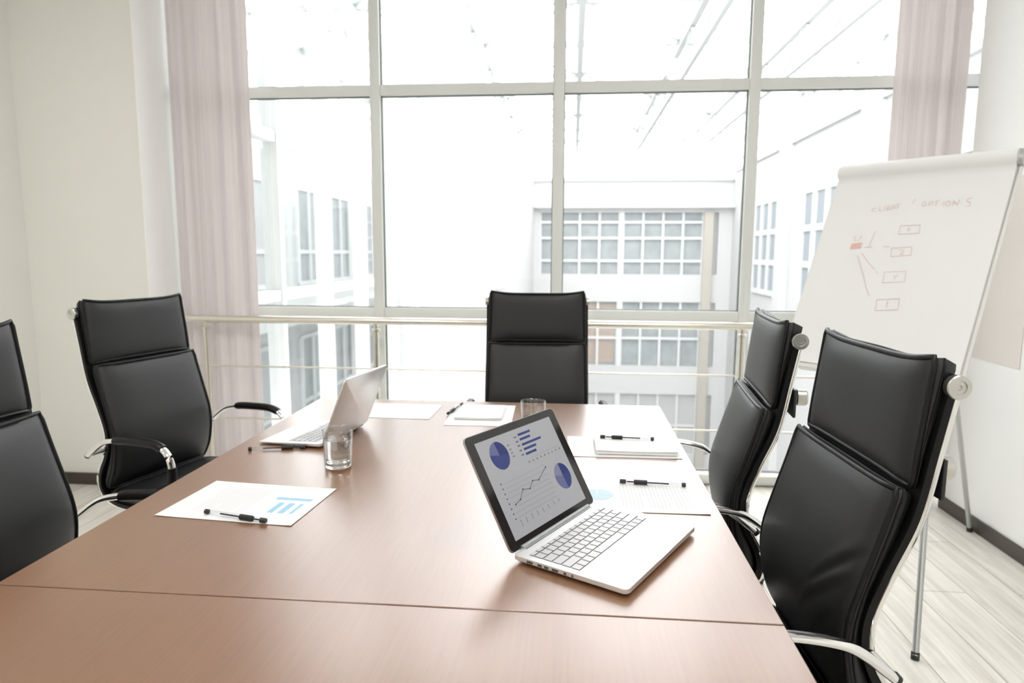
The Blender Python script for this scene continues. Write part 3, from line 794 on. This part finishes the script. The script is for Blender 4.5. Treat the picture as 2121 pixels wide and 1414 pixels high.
STROKES = [[(-0.133, 0.156), (-0.148, 0.158), (-0.149, 0.169), (-0.133, 0.171)], [(-0.12, 0.148), (-0.118, 0.17), (-0.105, 0.169)], [(-0.098, 0.147), (-0.098, 0.169)], [(-0.08, 0.144), (-0.088, 0.147), (-0.087, 0.167), (-0.074, 0.165)], [(-.087, .156), (-.077, .155)], [(-0.07, 0.168), (-0.069, 0.143), (-0.058, 0.166), (-0.057, 0.142)], [(-0.054, 0.145), (-0.039, 0.141)], [(-0.047, 0.143), (-0.046, 0.167)], [(0.011, 0.121), (0.006, 0.144)], [(0.045, 0.145), (0.045, 0.155), (0.055, 0.158), (0.06, 0.15), (0.055, 0.138), (0.046, 0.138), (0.045, 0.145)], [(0.071, 0.159), (0.07, 0.138), (0.082, 0.137), (0.083, 0.147), (0.072, 0.149)], [(0.088, 0.141), (0.107, 0.133)], [(0.098, 0.137), (0.096, 0.16)], [(0.121, 0.141), (0.121, 0.162)], [(0.131, 0.143), (0.13, 0.157), (0.14, 0.163), (0.147, 0.155), (0.144, 0.143), (0.135, 0.139), (0.131, 0.143)], [(0.156, 0.164), (0.156, 0.139), (0.173, 0.163), (0.175, 0.135)], [(0.218, 0.131), (0.203, 0.134), (0.202, 0.146), (0.216, 0.151), (0.216, 0.165), (0.204, 0.166)],
 [(-0.014, 0.246), (0.06, 0.245), (0.064, 0.282), (-0.013, 0.286), (-0.014, 0.246)], [(-0.022, 0.349), (0.054, 0.344), (0.059, 0.382), (-0.016, 0.388), (-0.022, 0.349)], [(-0.021, 0.459), (0.059, 0.453), (0.065, 0.499), (-0.017, 0.507), (-0.021, 0.459)], [(-0.018, 0.583), (0.065, 0.573), (0.07, 0.62), (-0.014, 0.632), (-0.018, 0.583)],
 [(0.014, 0.265), (0.03, 0.264)], [(0.02, 0.254), (0.024, 0.276)], [(0.011, 0.36), (0.024, 0.356), (0.028, 0.366), (0.017, 0.379), (0.032, 0.377)], [(0.017, 0.472), (0.025, 0.483), (0.032, 0.47)], [(0.025, 0.483), (0.024, 0.495)], [(0.022, 0.589), (0.028, 0.599)], [(0.023, 0.587), (0.026, 0.615)], [(-0.18, 0.315), (-0.187, 0.297), (-0.181, 0.291)], [(-0.159, 0.302), (-0.158, 0.289), (-0.164, 0.311), (-0.179, 0.313)], [(-0.149, 0.386), (-0.107, 0.463), (-0.073, 0.534), (-0.053, 0.567)], [(-0.135, 0.373), (-0.097, 0.416), (-0.063, 0.448)], [(-0.056, 0.456), (-0.046, 0.466)], [(-0.132, 0.345), (-0.102, 0.343)], [(-0.058, 0.343), (-0.032, 0.342)], [(-0.115, 0.338), (-0.107, 0.268)]]
def marker(name, strokes):
    sk = MB()
    for st in strokes:
        for p, q in zip(st, st[1:]):
            a, b = Vector((*p, 0)), Vector((*q, 0)); d = b-a; m_ = Vector((-d.y, d.x, 0)).normalized()*.0012
            sk.prism([((a-m_).x, (a-m_).y), ((b-m_).x, (b-m_).y), ((b+m_).x, (b+m_).y), ((a+m_).x, (a+m_).y)], .0020, .0026, FM)
    return sk.build(name, M['red'], po)
marker('marker_word', STROKES[0:8]); marker('marker_slash', STROKES[8:9]); marker('marker_word', STROKES[9:17])
for k, dg in ((17, STROKES[21:23]), (18, STROKES[23:24]), (19, STROKES[24:26]), (20, STROKES[26:28])): marker('marker_box', [STROKES[k]]+dg)
marker('marker_figure', STROKES[28:30])
for st in STROKES[30:]: marker('marker_line', [st])
MB().prism([(-.189, .327), (-.147, .322), (-.146, .348), (-.191, .353)], .0020, .0026, FM).build('red_block', M['red2'], po)

# sheet taped to the right wall
pst = MB()
pst.rbox(XR-.0030, XR-.0005, 2.985, 3.42, .80, 1.62, .0005, 1)
pst = pst.build('wall_poster', M['beige'])
tag(pst, 'plain beige sheet taped flat on the right wall beside the flip chart', 'poster')

# ------------------------------------------------------------------ atrium outside the window
FY, ARX, ALX = 30.0, 6.85, -1.75
struct(MB().box(-9, 9, 3.9, 32, -8.6, -8.4).build('floor_atrium', M['afloor']))
fw = MB()
for z0, z1 in ((3.07, 4.54), (-.83, .39), (-4.97, -3.69), (-8.4, -7.7)): fw.box(-1.45, 6.25, FY, FY+.4, z0, z1)
fw.box(-3.2, ARX, FY-.35, FY, 3.25, 3.45); fw.box(-3.2, ARX, FY-.12, FY+.01, 4.42, 4.57)
fw.box(6.25, ARX, FY, FY+.4, -8.4, 4.54); fw.box(-3.2, -1.45, FY, FY+.4, -8.4, 4.54)
struct(fw.build('wall_atrium_far', M['white']))
struct(MB().box(5.62, 6.02, FY-.15, FY+.3, -8.4, 3.07).build('pillar_atrium', M['abeige']))
wn = 2
for z0, z1, seg, mt in ((.39, 3.07, (.978, 1.967, 2.656), 'aglass'), (-3.69, -.83, (-2.45, -1.6), 'aglass'), (-7.7, -4.97, (-6.4,), 'agrey')):
    for x0, x1 in ((-1.45, 2.02), (2.19, 5.62)):
        wi = sempty('window_%d' % wn); wn += 1
        f = MB(); k = 4
        for i in range(k+1): x = x0+(x1-x0)*i/k; f.box(x-.05, x+.05, FY+.05, FY+.15, z0, z1)
        for z in seg: f.box(x0, x1, FY+.06, FY+.14, z-.055, z+.055)
        f.build('frame', M['awin'], wi)
        MB().box(x0, x1, FY+.16, FY+.20, z0, z1).build('pane', M[mt], wi)
    struct(MB().box(2.02, 2.19, FY-.02, FY+.2, z0, z1).build('pillar_atrium', M['awin']))
    struct(MB().box(6.02, 6.25, FY+.2, FY+.3, z0, z1).build('wall_recess', M['agrey']))
struct(MB().box(-1.3, 1.9, FY+.151, FY+.158, -3.6, -.9).build('trim_2', M['apeach']), 'peach blind behind the lower far windows')
# right wall with tall windows
struct(MB().box(ARX, ARX+.4, 3.9, FY, -8.4, 4.78).build('wall_atrium_right', M['white']))
cp = MB(); cp.box(ARX-.10, ARX, 3.9, FY, 4.72, 4.86)
struct(cp.build('trim_3', M['agrey']), 'grey coping of the right atrium wall')
for y0, y1 in ((22.2, 22.9), (16.0, 16.7)): struct(MB().box(ARX-.25, ARX, y0, y1, -8.4, 4.70).build('pillar_atrium', M['white']))
for y0, y1, z0, z1 in ((23.3, 26.2, -.05, 3.15), (23.3, 26.2, -4.1, -.95), (18.0, 20.9, -.05, 3.15), (11, 14, -.05, 3.15), (11, 14, -4.1, -.95)):
    wi = sempty('window_%d' % wn); wn += 1; f = MB()
    for i in range(4): y = y0+(y1-y0)*i/3; f.box(ARX-.09, ARX-.03, y-.13, y+.13, z0, z1)
    for z in (z0, z0+1.05, z0+2.1, z1): f.box(ARX-.08, ARX-.035, y0-.1, y1+.1, z-.09, z+.09)
    f.build('frame', M['awin'], wi); MB().box(ARX-.03, ARX-.005, y0, y1, z0, z1).build('pane', M['aglass2'], wi)
# left: glazed corridor then white wall
struct(MB().box(ALX-.5, ALX, 8.75, FY, -8.4, 4.42).build('wall_atrium_left', M['white']))
struct(MB().box(-2.25, ALX+.02, 8.68, 8.75, -8.4, 4.42).build('pillar_atrium', M['apier']))
wl = MB().box(ALX-.02, ALX+.03, 15.5, 17.4, .55, 2.1)
wi = sempty('window_%d' % wn); wn += 1
f = MB()
for y in (15.4, 16.05, 16.7, 17.35): f.box(ALX, ALX+.07, y-.06, y+.06, .5, 2.1)
for z in (.5, 1.05, 2.1): f.box(ALX, ALX+.06, 15.42, 17.33, z-.04, z+.04)
f.build('frame', M['awin'], wi); MB().box(ALX, ALX+.02, 15.4, 17.35, .5, 2.1).build('pane', M['aglass'], wi)
wi = sempty('window_%d' % wn, 'glazed corridor wall left of the atrium'); wn += 1
GX = -2.05
ys = [3.95, 4.49, 5.42, 6.375, 7.45, 8.6]
for y in ys: MB().box(GX-.06, GX+.06, y-.03, y+.03, -4.2, 3.43).build('mullion', M['awin'], wi)
for z in (-3.1, -2.0, -.25, .985, 2.05, 3.43): MB().box(GX-.05, GX+.05, 3.9, 8.68, z-.035, z+.035).build('transom', M['awin'], wi)
MB().box(GX-.01, GX+.01, 3.95, 8.66, -4.2, 3.4).build('pane', thin_glass('corridor_glass', (.90, .915, .915), 1.25), wi)
# far side behind the corridor
struct(MB().box(-7.4, -7.0, 3.9, FY, -8.4, 3.9).build('wall_atrium_side', M['side']))
for i in range(9):
    for z0, z1 in ((.5, 2.9), (-3.4, -.9), (-7.2, -5.0)):
        y0 = 7.0+i*2.4
        wi = sempty('window_%d' % wn); wn += 1; f = MB()
        for k in range(3): y = y0+k*.75; f.box(-7.0, -6.92, y-.05, y+.05, z0, z1)
        for z in (z0, z0+.8, z1): f.box(-7.0, -6.93, y0+.01, y0+1.49, z-.05, z+.05)
        f.build('frame', M['awin'], wi); MB().box(-7.0, -6.97, y0, y0+1.5, z0, z1).build('pane', M['aglass' if (i+int(z0)) % 3 else 'agrey'], wi)
for z in (-.35, -4.35): struct(MB().box(-7.0, -6.2, 3.9, FY, z, z+.25).build('slab_atrium', M['slab']))
# skylight roof
for i, x in enumerate((-6.6, -4.4, -2.2, .1, 2.4, 4.7, 6.9)):
    b = MB().box(x-.07, x+.07, 4.2, FY+.4, 5.95, 6.15)
    b.box(x-.05, x+.05, 4.2, FY+.4, 5.20, 5.30)
    y = 4.5; up = True
    while y < FY-2:
        a_, b_ = (5.25, 6.0) if up else (6.0, 5.25)
        b.tube([(x, y, a_), (x, y+1.5, b_)], .035, 6); y += 1.5; up = not up
    struct(b.build('beam_roof', M['truss']), 'grey steel roof truss of the atrium skylight')
for k in range(10):
    y = 5.5+k*2.7
    b = MB().box(-7.4, 7.3, y-.05, y+.05, 6.02, 6.14)
    struct(b.build('beam_roof', M['truss']), 'grey steel purlin of the atrium skylight')
for k in range(5):
    y = 5.5+k*5.4
    b = MB()
    for x0, x1 in ((-6.6, -2.2), (-2.2, 2.4), (2.4, 6.9)):
        b.tube([(x0, y, 6.1), (x1, y+5.4, 6.1)], .04, 6); b.tube([(x1, y, 6.1), (x0, y+5.4, 6.1)], .04, 6)
    struct(b.build('beam_brace', M['truss']), 'diagonal brace of the atrium skylight')

# ------------------------------------------------------------------ light
wd = bpy.data.worlds.new('overcast_sky'); SC.world = wd; wd.use_nodes = True
bg = wd.node_tree.nodes['Background']; bg.inputs[0].default_value = (1.0, .985, 1.0, 1); bg.inputs[1].default_value = 3.2

# ------------------------------------------------------------------ camera
F_, YAW, PIT, ROL, HC = 1385.2942, .0894, .1308, .0043, .5295
fwd = Vector((-math.sin(YAW)*math.cos(PIT), math.cos(YAW)*math.cos(PIT), -math.sin(PIT)))
rt = Vector((math.cos(YAW), math.sin(YAW), 0)); up = rt.cross(fwd)
r2 = rt*math.cos(ROL)+up*math.sin(ROL); u2 = up*math.cos(ROL)-rt*math.sin(ROL)
cam = bpy.data.cameras.new('camera'); co = bpy.data.objects.new('camera', cam); COL.objects.link(co)
cam.sensor_fit = 'HORIZONTAL'; cam.sensor_width = 36; cam.lens = F_/2121*36; cam.clip_start = .05; cam.clip_end = 200
co.matrix_world = Matrix(((r2.x, u2.x, -fwd.x, 0), (r2.y, u2.y, -fwd.y, 0), (r2.z, u2.z, -fwd.z, TZ+HC), (0, 0, 0, 1)))
cam.dof.use_dof = True; cam.dof.focus_distance = 1.35; cam.dof.aperture_fstop = 4.5
SC.camera = co

vs_ = SC.view_settings
vs_.view_transform = 'Standard'; vs_.look = 'None'; vs_.gamma = 1.0; vs_.exposure = 1.0; vs_.use_curve_mapping = False
SC.display_settings.display_device = 'sRGB'
SC.cycles.use_denoising = True
SC.cycles.max_bounces = 12; SC.cycles.transparent_max_bounces = 16; SC.cycles.diffuse_bounces = 5
